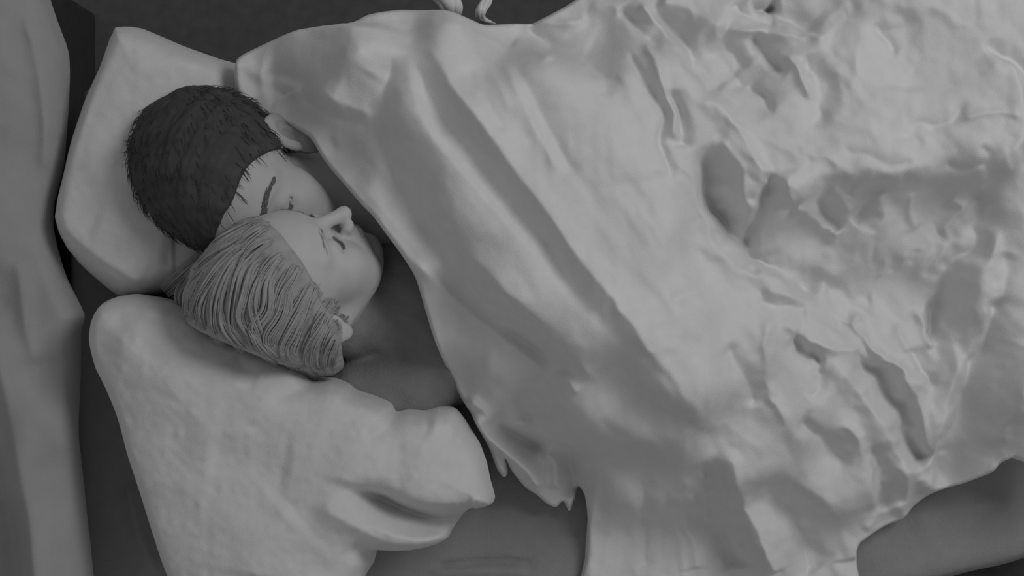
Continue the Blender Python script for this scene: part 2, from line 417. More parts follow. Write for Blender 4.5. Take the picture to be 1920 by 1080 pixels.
# bright panel, crack and ruffled seam
F([(1150, 110), (1180, 200), (1225, 280), (1240, 340)], 30, 70, 1.0, .2, .1)
F([(1170, 85), (1195, 150), (1230, 215), (1238, 300), (1252, 350)], 10, 8, -1.6, .15, .15)
F([(1208, 60), (1222, 140), (1240, 200), (1255, 255), (1275, 275)], 7, 7, 1.3, .15, .1)
F([(1250, 175), (1265, 230), (1275, 290)], 12, 12, -1.5)
F([(1100, 5), (1150, 10), (1200, 55), (1222, 75)], 14, 18, 0.9)
F([(1165, 8), (1195, 35), (1215, 68), (1245, 95)], 10, 12, -2.3, .12, .15)
F([(1205, 0), (1225, 35), (1255, 75), (1265, 110)], 8, 8, 1.5, .1, .15)
F([(1215, 70), (1260, 115), (1310, 165), (1370, 240), (1405, 330), (1412, 410)], 14, 30, 2.0, .15, .1)
F([(1232, 5), (1265, 60), (1290, 110), (1330, 175), (1350, 190)], 28, 16, -3.0, .15, .15, 2)
F([(1240, -10), (1300, 20), (1360, 55)], 30, 22, 1.6, .1, .15)
F([(1350, 65), (1380, 100), (1395, 125)], 18, 14, -1.2)
# left border of the hollow, crescent
F([(1240, 300), (1290, 330), (1310, 400), (1350, 470), (1420, 515), (1520, 530)], 10, 26, 1.4, .15, .1)
F([(1308, 270), (1325, 340), (1350, 410), (1400, 470), (1470, 510), (1560, 560)], 26, 14, -3.4, .12, .12, 1.8)
F([(1330, 260), (1375, 320), (1400, 390), (1402, 430)], 12, 22, 1.6, .15, .1)
F([(1418, 320), (1428, 360), (1410, 420), (1405, 470)], 12, 12, -2.2, .15, .15)
F([(1440, 320), (1460, 360), (1470, 392)], 18, 18, 2.0, .25, .1, 2)
F([(1400, 480), (1450, 440), (1500, 400)], 20, 34, -0.9)
F([(1490, 396), (1530, 352), (1620, 337), (1720, 336), (1800, 350), (1870, 380)], 30, 16, 0.6, .05, .15)
dv.step_edge([(1478, 402), (1500, 372), (1550, 346), (1640, 337), (1740, 338), (1820, 352), (1890, 385)], 20, 2.6, .08, .2, 110)
F([(1480, 395), (1520, 412), (1555, 432), (1585, 452)], 12, 9, 1.7, .1, .12)
F([(1515, 378), (1545, 405), (1580, 440)], 10, 9, -1.8, .15, .12)
F([(1545, 360), (1575, 380), (1600, 405)], 14, 12, 1.0)
F([(1660, 348), (1632, 385), (1608, 420)], 11, 10, -1.6, .15, .12)
F([(1600, 345), (1590, 375)], 9, 9, -0.8)
F([(1665, 365), (1650, 420), (1600, 490), (1570, 545)], 20, 34, 1.2, .15, .12)
F([(1700, 360), (1710, 400), (1722, 435)], 10, 10, 0.8)
F([(1780, 370), (1805, 385), (1790, 420), (1768, 440)], 12, 10, 1.1)
F([(1560, 560), (1600, 555), (1660, 560)], 22, 22, -0.8)
F([(1810, 355), (1850, 385), (1835, 450), (1790, 520), (1780, 600), (1790, 640)], 22, 20, -2.4, .12, .12)
for k in range(9):
    x = 1640 + 19 * k
    F([(x + 12, 440 + (k * 37) % 40), (x, 500 + (k * 23) % 30)], 6, 6, 0.35 if k % 2 else -0.4, .3, .3)
F([(1880, 400), (1865, 470), (1835, 570), (1815, 660), (1800, 760), (1782, 860), (1760, 950)], 26, 22, 2.0, .12, .06)
F([(1890, 540), (1855, 650), (1826, 760), (1800, 850), (1778, 930)], 34, 16, -2.0, .1, .1)
F([(1945, 640), (1915, 740), (1870, 850)], 16, 30, 1.2, .05, .2)
F([(1900, 470), (1880, 560), (1875, 590)], 12, 14, -0.8)
F([(1940, 875), (1900, 890), (1875, 908)], 10, 12, 1.2, .05, .2)
# upper right
F([(1300, 60), (1390, 150), (1440, 220)], 50, 50, -1.7, .2, .2)
F([(1560, 20), (1640, 60), (1720, 40)], 40, 40, -1.2, .2, .2)
F([(1500, 110), (1540, 170), (1520, 240)], 36, 30, -1.0, .2, .2)
F([(1380, 0), (1400, 20), (1450, 40)], 14, 12, -1.4)
F([(1410, 0), (1440, 8), (1475, 2)], 12, 9, -4.0, .2, .2)
F([(1430, 18), (1480, 38), (1530, 70)], 30, 12, -2.6, .2, .15, 2)
F([(1350, 50), (1410, 55), (1480, 70), (1560, 78)], 9, 10, 1.2)
F([(1408, 55), (1425, 90), (1445, 130), (1462, 140)], 16, 9, -2.4, .15, .15)
F([(1465, 105), (1490, 150), (1510, 190)], 8, 8, 1.2)
F([(1400, 155), (1425, 185), (1440, 212)], 7, 7, -1.2)
F([(1340, 80), (1380, 140), (1400, 170)], 22, 22, -0.8)
F([(1500, 100), (1530, 160), (1525, 210), (1490, 240)], 18, 16, -0.9)
F([(1540, 120), (1560, 190), (1540, 250)], 20, 20, 0.7)
F([(1635, 45), (1660, 75), (1680, 105)], 8, 9, -0.8)
F([(1610, 30), (1600, 110), (1580, 180)], 16, 16, 0.5)
F([(1720, 20), (1700, 100), (1690, 190)], 60, 50, -0.9)
F([(1830, 100), (1870, 140), (1893, 190), (1896, 250), (1880, 300), (1850, 325)], 12, 26, 1.5, .1, .1)
F([(1835, 90), (1885, 130), (1910, 190), (1910, 280)], 18, 10, -1.6, .1, .2)
F([(1895, 300), (1925, 290)], 14, 12, -1.2)
F([(1790, 195), (1770, 225), (1720, 240), (1660, 270)], 9, 10, -0.8)
F([(1890, 215), (1840, 222), (1780, 228)], 7, 8, 0.6)
F([(1750, 300), (1790, 320), (1830, 300), (1810, 280)], 9, 9, -0.8)
F([(1560, 290), (1620, 308), (1690, 312)], 8, 8, -0.5)
F([(1480, 290), (1520, 300), (1560, 320)], 9, 9, 0.4)
F([(1300, 180), (1360, 230), (1430, 270), (1500, 310)], 14, 16, 0.6)
# lower half
F([(1240, 560), (1300, 540), (1330, 520)], 14, 16, -0.8)
F([(1150, 560), (1240, 700), (1350, 790), (1460, 862)], 30, 26, 0.9, .2, .1)
F([(1345, 640), (1385, 690), (1410, 770)], 16, 14, -1.0)
F([(1440, 585), (1428, 660), (1440, 730), (1480, 800)], 12, 12, 0.9)
F([(1410, 560), (1450, 575), (1520, 585)], 12, 14, -1.0)
F([(1420, 560), (1440, 552), (1500, 560), (1545, 575)], 10, 10, 0.8)
F([(1452, 605), (1540, 650), (1620, 665), (1700, 700), (1760, 745)], 13, 14, 1.2, .1, .1)
F([(1482, 625), (1515, 662), (1552, 692)], 10, 11, -2.2, .15, .2)
F([(1540, 690), (1535, 720), (1520, 750)], 12, 12, -0.9)
F([(1600, 670), (1660, 700), (1700, 760), (1735, 830), (1765, 895)], 22, 20, -3.2, .15, .08, 1.9)
F([(1560, 680), (1620, 740), (1670, 810), (1720, 890), (1755, 905)], 18, 26, 1.6, .15, .1)
F([(1640, 668), (1690, 690), (1728, 740), (1760, 830), (1775, 880)], 10, 12, 1.3, .15, .15)
F([(1632, 580), (1615, 605), (1630, 635), (1680, 680)], 8, 8, 1.5, .12, .2)
F([(1590, 600), (1580, 625)], 22, 20, -0.8)
F([(1735, 570), (1760, 620), (1780, 655)], 12, 10, 1.3)
F([(1725, 650), (1745, 690), (1770, 730)], 12, 12, -1.6)
F([(1700, 610), (1720, 650), (1735, 700)], 10, 10, 0.7)
F([(1505, 790), (1540, 820), (1580, 855), (1620, 870)], 16, 14, -1.5)
F([(1570, 790), (1620, 830), (1650, 900), (1665, 980)], 14, 24, 1.3, .2, .1)
F([(1650, 840), (1672, 900), (1700, 980)], 18, 15, -1.6, .15, .1)
F([(1700, 880), (1730, 930), (1735, 985)], 14, 14, 0.8)
F([(1310, 870), (1345, 940), (1375, 1010), (1400, 1100)], 20, 22, -2.8, .15, .02)
F([(1345, 850), (1400, 930), (1440, 1010), (1470, 1100)], 18, 20, 1.5, .15, .02)
F([(1290, 920), (1310, 1000), (1330, 1100)], 12, 22, 1.2, .2, .02)
F([(1205, 880), (1220, 1000), (1230, 1100)], 16, 16, -1.2, .25, .02)
F([(1440, 900), (1500, 980), (1560, 1100)], 24, 22, -1.4, .2, .02)
F([(1520, 900), (1590, 980), (1630, 1080)], 30, 24, 0.9, .2, .02)
F([(1640, 1010), (1690, 985), (1740, 975)], 9, 9, 0.6)
for k, x in enumerate((1140, 1170, 1196, 1250, 1278)):
    F([(x, 900 + 20 * (k % 3)), (x + 10, 1000), (x + 6 * k, 1120)], 9, 9, 0.3 if k % 2 == 0 else -0.3, .4, .02)
F([(1125, 860), (1118, 960), (1118, 1120)], 12, 14, 1.1, .3, .02)
F([(1080, 830), (1078, 890), (1090, 950)], 18, 22, -2.6, .3, .1)
# crumple by the pillow end
F([(868, 745), (905, 775), (930, 800), (1010, 800)], 12, 12, 2.0, .15, .2)
F([(893, 775), (900, 810), (940, 850), (985, 890), (1020, 940)], 12, 15, 3.8, .12, .1)
F([(1015, 862), (1045, 880), (1047, 940)], 12, 12, 2.2)
F([(912, 785), (960, 825), (1020, 860)], 15, 12, -3.0, .15, .15)
F([(900, 830), (925, 870), (945, 900)], 6, 6, 0.9)
F([(960, 760), (1010, 750), (1060, 770)], 18, 18, -0.8)
F([(900, 700), (950, 740), (1020, 780), (1090, 810)], 26, 26, -0.9)
for ang, al, ac, am, sd in ((0.95, 130, 17, 0.00075, 41), (0.6, 90, 24, 0.0009, 43), (1.5, 120, 14, 0.0005, 45), (1.25, 60, 30, 0.0008, 47)):
    ca_, sa_ = math.cos(ang), math.sin(ang)
    u_ = (dv.WX * ca_ + dv.WY * sa_) / al; v_ = (-dv.WX * sa_ + dv.WY * ca_) / ac
    dv.H += vnoise(u_, v_, 1.0, sd) * am * (0.35 + 0.75 * wm) * (0.6 + 0.8 * (vnoise(dv.X, dv.Y, 150, sd + 1) > 0) * np.abs(np.tanh(vnoise(dv.X, dv.Y, 150, sd + 1) * 2)))
dv.H += vnoise(dv.X, dv.Y, 48, 31) * 0.0010 + vnoise(dv.X, dv.Y, 20, 32) * 0.00035
dv.H = blur(dv.H, 3)
dv.H = np.where(dv.H < 0.022, 0.022 * np.exp((dv.H - 0.022) / 0.03), dv.H)
dv.H -= 0.012 * (1 - g(dv.d / 9))
dv.H = np.maximum(dv.H, 0.006)
o = dv.build('duvet', M_cotton, ZC, lambda H, d: np.maximum(0.004, H - 0.004 - 0.016 * g(d / 12)))
tag(o, 'large crumpled white duvet covering both sleepers up to their necks', 'duvet')

# ------------------------------------------------------------------ signed-distance sculpting for the people
def length(v): return np.sqrt((v * v).sum(-1))
def ell(p, c, r):
    q = (p - np.array(c, np.float32)) / np.array(r, np.float32)
    k0 = length(q); k1 = length(q / np.array(r, np.float32))
    return k0 * (k0 - 1) / np.maximum(k1, 1e-6)
def cap(p, a, b, ra, rb=None):
    rb = ra if rb is None else rb
    a = np.array(a, np.float32); b = np.array(b, np.float32); ba = b - a
    h = np.clip(((p - a) @ ba) / (ba @ ba), 0, 1)
    return length(p - a - h[..., None] * ba) - (ra + (rb - ra) * h)
def smin(a, b, k):
    h = np.clip(0.5 + 0.5 * (b - a) / k, 0, 1); return b * (1 - h) + a * h - k * h * (1 - h)
def smax(a, b, k): return -smin(-a, -b, k)

def surface_nets(f, lo, step):
    """iso-surface of f at 0 -> verts, quads"""
    n = f.shape; s = f < 0
    mask = np.zeros((n[0] - 1, n[1] - 1, n[2] - 1), bool)
    corner = [(i, j, k) for i in (0, 1) for j in (0, 1) for k in (0, 1)]
    cnt = np.zeros(mask.shape, int)
    sl = lambda c: (slice(c[0], n[0] - 1 + c[0]), slice(c[1], n[1] - 1 + c[1]), slice(c[2], n[2] - 1 + c[2]))
    for c in corner: cnt += s[sl(c)]
    mask = (cnt > 0) & (cnt < 8)
    acc = np.zeros(mask.shape + (3,), np.float32); num = np.zeros(mask.shape, np.float32)
    for a in corner:
        for ax in range(3):
            if a[ax]: continue
            b = list(a); b[ax] = 1; b = tuple(b)
            fa, fb = f[sl(a)], f[sl(b)]
            x = ((fa < 0) != (fb < 0)) & mask
            t = np.where(x, fa / np.where(x, fa - fb, 1), 0)
            for q in range(3):
                acc[..., q] += np.where(x, a[q] + (t if q == ax else 0), 0)
            num += x
    idx = -np.ones(mask.shape, int); idx[mask] = np.arange(mask.sum())
    cells = np.argwhere(mask)
    V = (cells + acc[mask] / num[mask][:, None]) * step + np.array(lo)
    Fs = []
    for ax in range(3):
        u, v = (ax + 1) % 3, (ax + 2) % 3
        a = [slice(1, -1)] * 3; a[ax] = slice(0, n[ax] - 1)
        b = [slice(1, -1)] * 3; b[ax] = slice(1, n[ax])
        A = s[tuple(a)]; B = s[tuple(b)]
        for flip in (False, True):
            w = np.argwhere((A & ~B) if not flip else (~A & B))
            if not len(w): continue
            w = w.copy(); w[:, u] += 1; w[:, v] += 1
            def at(du, dv_):
                c = w.copy(); c[:, u] -= du; c[:, v] -= dv_
                return idx[c[:, 0], c[:, 1], c[:, 2]]
            q = [at(1, 1), at(0, 1), at(0, 0), at(1, 0)]
            if flip: q = q[::-1]
            Fs.append(np.stack(q, 1))
    Fq = np.vstack(Fs); Fq = Fq[(Fq >= 0).all(1)]
    return V, Fq

def sample(fn, lo, hi, step):
    ax = [np.arange(lo[i], hi[i] + step, step, dtype=np.float32) for i in range(3)]
    out = np.empty([len(a) for a in ax], np.float32)
    Yg, Zg = np.meshgrid(ax[1], ax[2], indexing='ij')
    for i0 in range(0, len(ax[0]), 24):
        xs = ax[0][i0:i0 + 24]
        p = np.empty((len(xs),) + Yg.shape + (3,), np.float32)
        p[..., 0] = xs[:, None, None]; p[..., 1] = Yg; p[..., 2] = Zg
        out[i0:i0 + 24] = fn(p)
    return out

def head_sdf(q, fem=False):
    """head in its own frame: +x face, +y left, +z crown, metres"""
    yy = np.abs(q[..., 1]); m = q.copy(); m[..., 1] = yy           # mirrored
    j = 0.92 if fem else 1.0
    d = ell(q, (-0.014, 0, 0.040), (0.098, 0.077, 0.084))
    d = smin(d, ell(q, (0.030, 0, 0.035), (0.062, 0.064, 0.060)), 0.02)
    d = smin(d, ell(q, (0.026, 0, -0.030), (0.060 * j + .003, 0.058 * j, 0.078)), 0.022)
    d = smin(d, cap(m, (-0.008, 0.056 * j, -0.045), (0.055, 0.020, -0.082), 0.014 * j), 0.025)
    d = smin(d, ell(m, (0.050, 0.037, -0.040), (0.031, 0.025, 0.036)), 0.022)
    d = smin(d, ell(q, (0.066, 0, -0.084), (0.020, 0.020, 0.018)), 0.016)
    d = smin(d, cap(m, (0.080, 0.012, 0.030), (0.066, 0.046, 0.032), 0.0085), 0.014)          # brow ridge
    d = smin(d, ell(m, (0.056, 0.045, -0.014), (0.024, 0.020, 0.020)), 0.026)               # cheekbone
    d = smax(d, -ell(m, (0.098, 0.031, 0.010), (0.0165, 0.019, 0.0115)), 0.012)             # socket
    d = smin(d, ell(m, (0.0715, 0.031, 0.009), (0.0135, 0.0150, 0.0125)), 0.004)              # closed lid
    for a, b in (((0.0862, 0.017, 0.0045), (0.0868, 0.024, 0.0010)), ((0.0868, 0.024, 0.0010), (0.0850, 0.034, -0.0005)), ((0.0850, 0.034, -0.0005), (0.0785, 0.044, 0.0020))):
        d = smax(d, -cap(m, a, b, 0.0016), 0.002)
    # nose
    n = cap(q, (0.084, 0, 0.024), (0.1065, 0, -0.014), 0.0070, 0.0090)
    n = smin(n, ell(q, (0.1085, 0, -0.018), (0.0105, 0.0098, 0.0088)), 0.006)
    n = smin(n, ell(m, (0.0970, 0.0125, -0.0215), (0.0105, 0.0072, 0.0075)), 0.005)
    d = smin(d, n, 0.009)
    d = smax(d, -ell(m, (0.0990, 0.0068, -0.0305), (0.0024, 0.0012, 0.0022)), 0.002)
    d = smax(d, -cap(m, (0.0905, 0.0195, -0.0180), (0.0870, 0.0205, -0.0270), 0.0018), 0.005)
    # mouth
    d = smin(d, ell(q, (0.074, 0, -0.048), (0.019, 0.030, 0.020)), 0.014)
    d = smin(d, cap(m, (0.0925, 0.004, -0.0435), (0.0800, 0.023, -0.0480), 0.0042, 0.0020), 0.005)
    d = smin(d, cap(m, (0.0905, 0.003, -0.0530), (0.0800, 0.022, -0.0495), 0.0052, 0.0020), 0.005)
    d = smax(d, -cap(m, (0.0975, 0.0, -0.0480), (0.0820, 0.025, -0.0490), 0.0013), 0.003)
    # ears
    c, s_ = math.cos(0.50), -math.sin(0.50)
    e = m - np.array((-0.008, 0.0835, 0.0), np.float32)
    ex = e[..., 0] * c + e[..., 1] * s_; ey = -e[..., 0] * s_ + e[..., 1] * c
    a2 = 0.18; ca, sa = math.cos(a2), math.sin(a2)
    ez = e[..., 2] * ca + ex * sa; ex = ex * ca - e[..., 2] * sa
    ee = np.stack([ex, ey, ez], -1) / (1.0 if fem else 1.14)
    er = ell(ee, (0, 0.002, 0.004), (0.0185, 0.0075, 0.031))
    er = smin(er, ell(ee, (0.004, 0.002, -0.024), (0.0095, 0.0055, 0.0115)), 0.006)
    er = smax(er, -ell(ee, (0.001, 0.0105, 0.006), (0.0110, 0.0085, 0.019)), 0.003)
    er = smin(er, cap(ee, (-0.004, 0.004, -0.008), (-0.003, 0.004, 0.012), 0.0030), 0.004)
    er = smax(er, -ell(ee, (0.006, 0.008, -0.004), (0.0060, 0.0070, 0.0080)), 0.003)
    er = smin(er, ell(ee, (0.0125, 0.003, -0.004), (0.0035, 0.004, 0.006)), 0.004)
    d = smin(d, er, 0.006)
    return d

def frame(R, c, scale=1.0):
    R = np.array(R, np.float32); c = np.array(c, np.float32)
    to_l = lambda p: ((p - c) @ R) / scale        # R columns = local axes in world
    to_w = lambda q: (np.array(q, np.float32) * scale) @ R.T + c
    return to_l, to_w

R1 = [[0.353, 0.627, -0.694], [-0.505, 0.753, 0.423], [0.788, 0.201, 0.582]]
R2 = [[0.455, -0.605, -0.650], [0.842, 0.530, 0.097], [0.290, -0.595, 0.749]]
def tilt(R, a):                                     # nod: turn about the head's own left axis
    R = np.array(R); ca, sa = math.cos(a), math.sin(a)
    return R @ np.array([[ca, 0, sa], [0, 1, 0], [-sa, 0, ca]])
def rebuild(R):
    u, _, v = np.linalg.svd(np.array(R)); return u @ v
R1 = tilt(rebuild(R1), -math.radians(-3)); R2 = rebuild(R2)
c1 = P(461, 363, 0.140); c2 = P(554, 539, 0.198)
L1, W1 = frame(R1, c1, 1.02); L2, W2 = frame(R2, c2, 0.92)

def rect_mesh(V, F_): return V, F_

def build_sdf(name, fn, lo, hi, step, m, parent=None):
    f = sample(fn, lo, hi, step)
    V, Fq = surface_nets(f, lo, step)
    return mesh_obj(name, V, Fq, m, parent), f

pa = np.array(P(400, 622, 0.17)[:2]); pb = np.array(P(600, 706, 0.17)[:2]); pn = np.array([(pb - pa)[1], -(pb - pa)[0]]); pn /= np.linalg.norm(pn)
def press(p): return (p[..., 0] - pa[0]) * pn[0] + (p[..., 1] - pa[1]) * pn[1]     # the hair is pressed flat by the lower pillow

# person one: dark hair, lying on the left side towards the other
def body1(p):
    d = head_sdf(L1(p))
    n0 = W1((-0.022, 0, -0.045)); n1 = np.array(P(655, 372, 0.075)); n2 = np.array(P(740, 330, 0.09))
    b = cap(p, n0, n1, 0.050, 0.054)
    b = smin(b, cap(p, n1, n2, 0.052, 0.07), 0.03)
    b = smin(b, cap(p, P(760, 270, 0.095), P(800, 400, 0.075), 0.052, 0.055), 0.05)
    b = smin(b, cap(p, P(850, 310, 0.10), P(1080, 340, 0.10), 0.080, 0.075), 0.05)
    b = smin(b, cap(p, P(770, 250, 0.095), P(930, 230, 0.085), 0.042, 0.036), 0.02)
    return smin(d, b, 0.02)
def body2(p):
    d = head_sdf(L2(p), True)
    n0 = W2((-0.022, 0, -0.045)); n1 = np.array(P(700, 585, 0.070)); n2 = np.array(P(770, 610, 0.07))
    b = cap(p, n0, n1, 0.045, 0.046)
    b = smin(b, cap(p, n1, n2, 0.046, 0.050), 0.03)
    b = smin(b, cap(p, P(785, 560, 0.06), P(805, 690, 0.06), 0.042, 0.042), 0.03)
    b = smin(b, cap(p, P(870, 640, 0.08), P(1080, 660, 0.08), 0.062, 0.06), 0.05)
    return smax(smin(d, b, 0.02), press(p) + 0.004, 0.012)

def bbox(pts, r):
    a = np.array(pts); return a.min(0) - r, a.max(0) + r
# --- body meshes
lo, hi = bbox([c1, P(1080, 400, 0.1), P(1080, 220, .1)], 0.135); lo[2] = max(lo[2], 0.006)
b1, _ = build_sdf('person', body1, lo, hi, 0.0020, M_skin)
tag(b1, 'sleeping person with short dark hair resting face down beside the other', 'person')
lo, hi = bbox([c2, P(1080, 640, 0.09), P(790, 690, .07)], 0.135); lo[2] = max(lo[2], 0.006)
b2, f2 = build_sdf('person', body2, lo, hi, 0.0020, M_skin2)
tag(b2, 'sleeping person with fair wavy hair, face turned up, in a dark top', 'person')

# --- tubes for strands, brows and lashes
def tubes(name, curves, m, parent, sides=5):
    V = []; Fc = []
    for pts, r0, r1 in curves:
        p = np.array(pts, float); n = len(p)
        T = np.gradient(p, axis=0); T /= np.linalg.norm(T, axis=1)[:, None] + 1e-9
        up = np.array([0.13, 0.21, 0.97]); N = np.cross(T, up); N /= np.linalg.norm(N, axis=1)[:, None] + 1e-9
        B = np.cross(T, N); base = len(V)
        for i in range(n):
            t = i / (n - 1); r = (r0 + (r1 - r0) * t) * min(1, 3.5 * (1 - t) + 0.12) * min(1, 4 * t + 0.15)
            for k in range(sides):
                a = 2 * math.pi * k / sides
                V.append(p[i] + r * (math.cos(a) * N[i] + math.sin(a) * B[i]))
        for i in range(n - 1):
            for k in range(sides):
                k2 = (k + 1) % sides
                Fc.append((base + i * sides + k, base + i * sides + k2, base + (i + 1) * sides + k2, base + (i + 1) * sides + k))
        Fc.append(tuple(base + k for k in range(sides))[::-1]); Fc.append(tuple(base + (n - 1) * sides + k for k in range(sides)))
    return mesh_obj(name, np.array(V), Fc, m, parent)

def surf_point(fn_l, q, direction):
    """push local point q outward along direction until outside the local field fn_l"""
    q = np.array(q, np.float32); d = np.array(direction, np.float32); d /= np.linalg.norm(d)
    t = -0.03
    for _ in range(60):
        v = float(fn_l((q + t * d)[None, :])[0])
        if v > 0: break
        t += max(-v * 0.8, 0.0006)
    return q + t * d

# --- hair caps in head frame
def n3(q, s, ph=0.0):
    return (np.sin(q[..., 0] * s + ph) * np.sin(q[..., 1] * s * 1.1 + 1.3 + ph) + np.sin(q[..., 2] * s * 0.9 + 2.1) * np.sin(q[..., 0] * s * 1.7 + q[..., 1] * s)) * 0.5
def hair1_l(q):
    d = ell(q, (-0.022, 0, 0.046), (0.104, 0.086, 0.092))
    d = smin(d, ell(q, (0.030, 0, 0.037), (0.0665, 0.0690, 0.0655)), 0.02)
    d = smin(d, ell(q, (-0.05, 0, -0.005), (0.070, 0.074, 0.065)), 0.02)
    d = d + 0.0030 * n3(q, 110) + 0.0012 * n3(q, 320, 1.0)
    m = q.copy(); m[..., 1] = np.abs(q[..., 1])
    face = 0.054 - q[..., 0] + 0.55 * np.maximum(q[..., 2] - 0.055, 0) * 0  # keep behind x = 0.054 at the brow
    d = smax(d, -(1.05 * (q[..., 2] - 0.058 + 0.002 * np.clip((0.06 - q[..., 1]) / 0.06, 0, 1) + 0.035 * np.clip(-(q[..., 1] + 0.005) / 0.05, 0, 1)) - (q[..., 0] - 0.070) + 0.010 * np.cos(q[..., 1] * 60)) * 0.68, 0.005)   # hairline slants over the forehead
    d = smax(d, -ell(m, (-0.004, 0.096, -0.004), (0.032, 0.030, 0.040)), 0.005)           # around the ear
    return d
# strand builder following the cap
def cap_strands(fn_l, to_w, n, dirfn, length_, r, seed, keep):
    rr = np.random.default_rng(seed); out = []
    tries = 0
    while len(out) < n and tries < n * 12:
        tries += 1
        v = rr.normal(0, 1, 3); v /= np.linalg.norm(v)
        if not keep(v): continue
        c = np.array((-0.022, 0, 0.04)); t = 0.14
        for _ in range(40):
            val = float(fn_l((c + t * v)[None, :].astype(np.float32))[0])
            if val < 0.0003: break
            t -= max(val * 0.7, 0.0004)
        q = c + t * v
        d = dirfn(q, v) + rr.normal(0, 0.12, 3); d -= v * (d @ v) * 0.9; d /= np.linalg.norm(d) + 1e-9
        L = length_ * rr.uniform(0.6, 1.3); pts = []
        lift = rr.uniform(0.001, 0.006)
        for k in range(6):
            s_ = k / 5
            pts.append(to_w(q + d * L * s_ + v * (lift * math.sin(s_ * 2.2) - 0.002 + (0.0 if s_ < .5 else -(s_ - .5) * L * 0.15))))
        out.append((pts, r, r * 0.25))
    return out
lo, hi = bbox([c1], 0.15); lo[2] = max(lo[2], 0.02)
h1, _ = build_sdf('hair', lambda p: hair1_l(L1(p)), lo, hi, 0.0020, M_dark_hair, b1)
tag(h1, 'short dark hair')
st = cap_strands(hair1_l, W1, 1500, lambda q, v: np.array((0.5, 0.1 * np.sign(q[1]), -0.8)) + 1.2 * max(0, v[2]) * np.array((0.6, -0.9, 0.0)),
                 0.020, 0.0006, 5, lambda v: v @ np.array((-0.5, 0.2, 0.8)) > -0.6)
# tousled tuft at the crown, spread on the pillow
for k in range(170):
    a = random.random(); px = 256 + 12 * a + random.uniform(-8, 22); py = 262 + 74 * a
    z = 0.178 + random.uniform(-0.02, 0.02)
    ex = px - random.uniform(16, 34) + 20 * abs(a - .35); ey = py + random.uniform(-10, 16)
    mid = ((px + ex) / 2, (py + ey) / 2 - random.uniform(-3, 8))
    st.append(([P(px + 16, py, z - .004), P(px, py, z), P(mid[0], mid[1], z - 0.006), P(ex, ey, z - 0.024)], 0.0009, 0.0003))
tubes('hair_strands', st, M_dark_hair, h1, 4)

def hair2_l(q):
    d = ell(q, (-0.024, 0, 0.046), (0.106, 0.088, 0.093))
    d = smin(d, ell(q, (0.030, 0, 0.037), (0.0660, 0.0690, 0.0650)), 0.02)
    d = smin(d, ell(q, (-0.008, -0.082, 0.008), (0.030, 0.019, 0.036)), 0.012)
    d = smin(d, ell(q, (-0.03, -0.030, -0.03), (0.075, 0.060, 0.075)), 0.03)
    d = d + 0.0022 * n3(q, 90) + 0.0010 * n3(q, 300, 2.0)
    d = smax(d, -(0.000 + 0.95 * (q[..., 2] - 0.035) - (q[..., 0] - 0.032)) * 0.72, 0.008)
    d = smax(d, -(ell(q, (0.062, -0.060, -0.024), (0.056, 0.036, 0.072))), 0.008)
    return d
lo, hi = bbox([c2], 0.16); lo[2] = max(lo[2], 0.012)
def hair2_w(p): return smax(hair2_l(L2(p)) * 0.92, press(p), 0.012)
h2, fh2 = build_sdf('hair', hair2_w, lo, hi, 0.0020, M_fair_hair, b2)
tag(h2, 'fair wavy hair')
# top height of head + hair, to lay the locks on
fb = sample(lambda p: np.minimum(hair2_w(p), head_sdf(L2(p), True)), lo, hi, 0.004)
xs = np.arange(lo[0], hi[0] + 0.004, 0.004); ys = np.arange(lo[1], hi[1] + 0.004, 0.004); zs = np.arange(lo[2], hi[2] + 0.004, 0.004)
ztop = np.full(fb.shape[:2], 0.03)
for k in range(fb.shape[2]):
    ztop = np.where(fb[:, :, k] < 0, lo[2] + k * 0.004, ztop)
def ztop_at(x, y):
    i = int(round((x - lo[0]) / 0.004)); j = int(round((y - lo[1]) / 0.004))
    if 0 <= i < ztop.shape[0] and 0 <= j < ztop.shape[1]: return max(float(ztop[i, j]), 0.160)
    return 0.160
GUIDES = [  # paths of the locks over the head
 ([(505, 418), (470, 428), (430, 450), (390, 480), (340, 515), (300, 548)], 26, 14, 60),
 ([(500, 440), (460, 455), (410, 485), (360, 530), (330, 570)], 22, 20, 50),
 ([(495, 455), (455, 475), (415, 520), (385, 575), (375, 610)], 18, 20, 50),
 ([(500, 468), (455, 490), (425, 545), (418, 600), (428, 645)], 12, 14, 60),
 ([(505, 478), (470, 500), (455, 560), (452, 610), (462, 655)], 8, 9, 26),
 ([(512, 480), (488, 505), (476, 560), (470, 600), (500, 650)], 10, 12, 50),
 ([(525, 482), (505, 520), (492, 570), (505, 620), (520, 665)], 10, 13, 50),
 ([(540, 490), (520, 530), (515, 580), (495, 620), (540, 680)], 12, 16, 50),
 ([(565, 505), (550, 545), (540, 590), (515, 640), (560, 690)], 14, 18, 60),
 ([(600, 540), (580, 580), (560, 620), (545, 665), (590, 705)], 16, 18, 60),
 ([(630, 570), (612, 610), (590, 650), (585, 690), (610, 712)], 12, 16, 50),
 ([(648, 590), (634, 630), (620, 665), (612, 705)], 8, 14, 40),
]
GUIDES += [([(518, 424), (495, 436), (465, 462), (440, 500)], 9, 12, 30), ([(528, 452), (505, 462), (478, 490), (462, 530)], 9, 10, 30),
 ([(545, 478), (528, 492), (508, 525), (500, 560)], 9, 10, 30), ([(575, 500), (565, 520), (545, 560), (535, 600)], 10, 10, 30),
 ([(602, 530), (592, 552), (575, 590), (565, 630)], 10, 10, 30), ([(630, 558), (620, 580), (600, 620), (595, 650)], 9, 10, 30)]
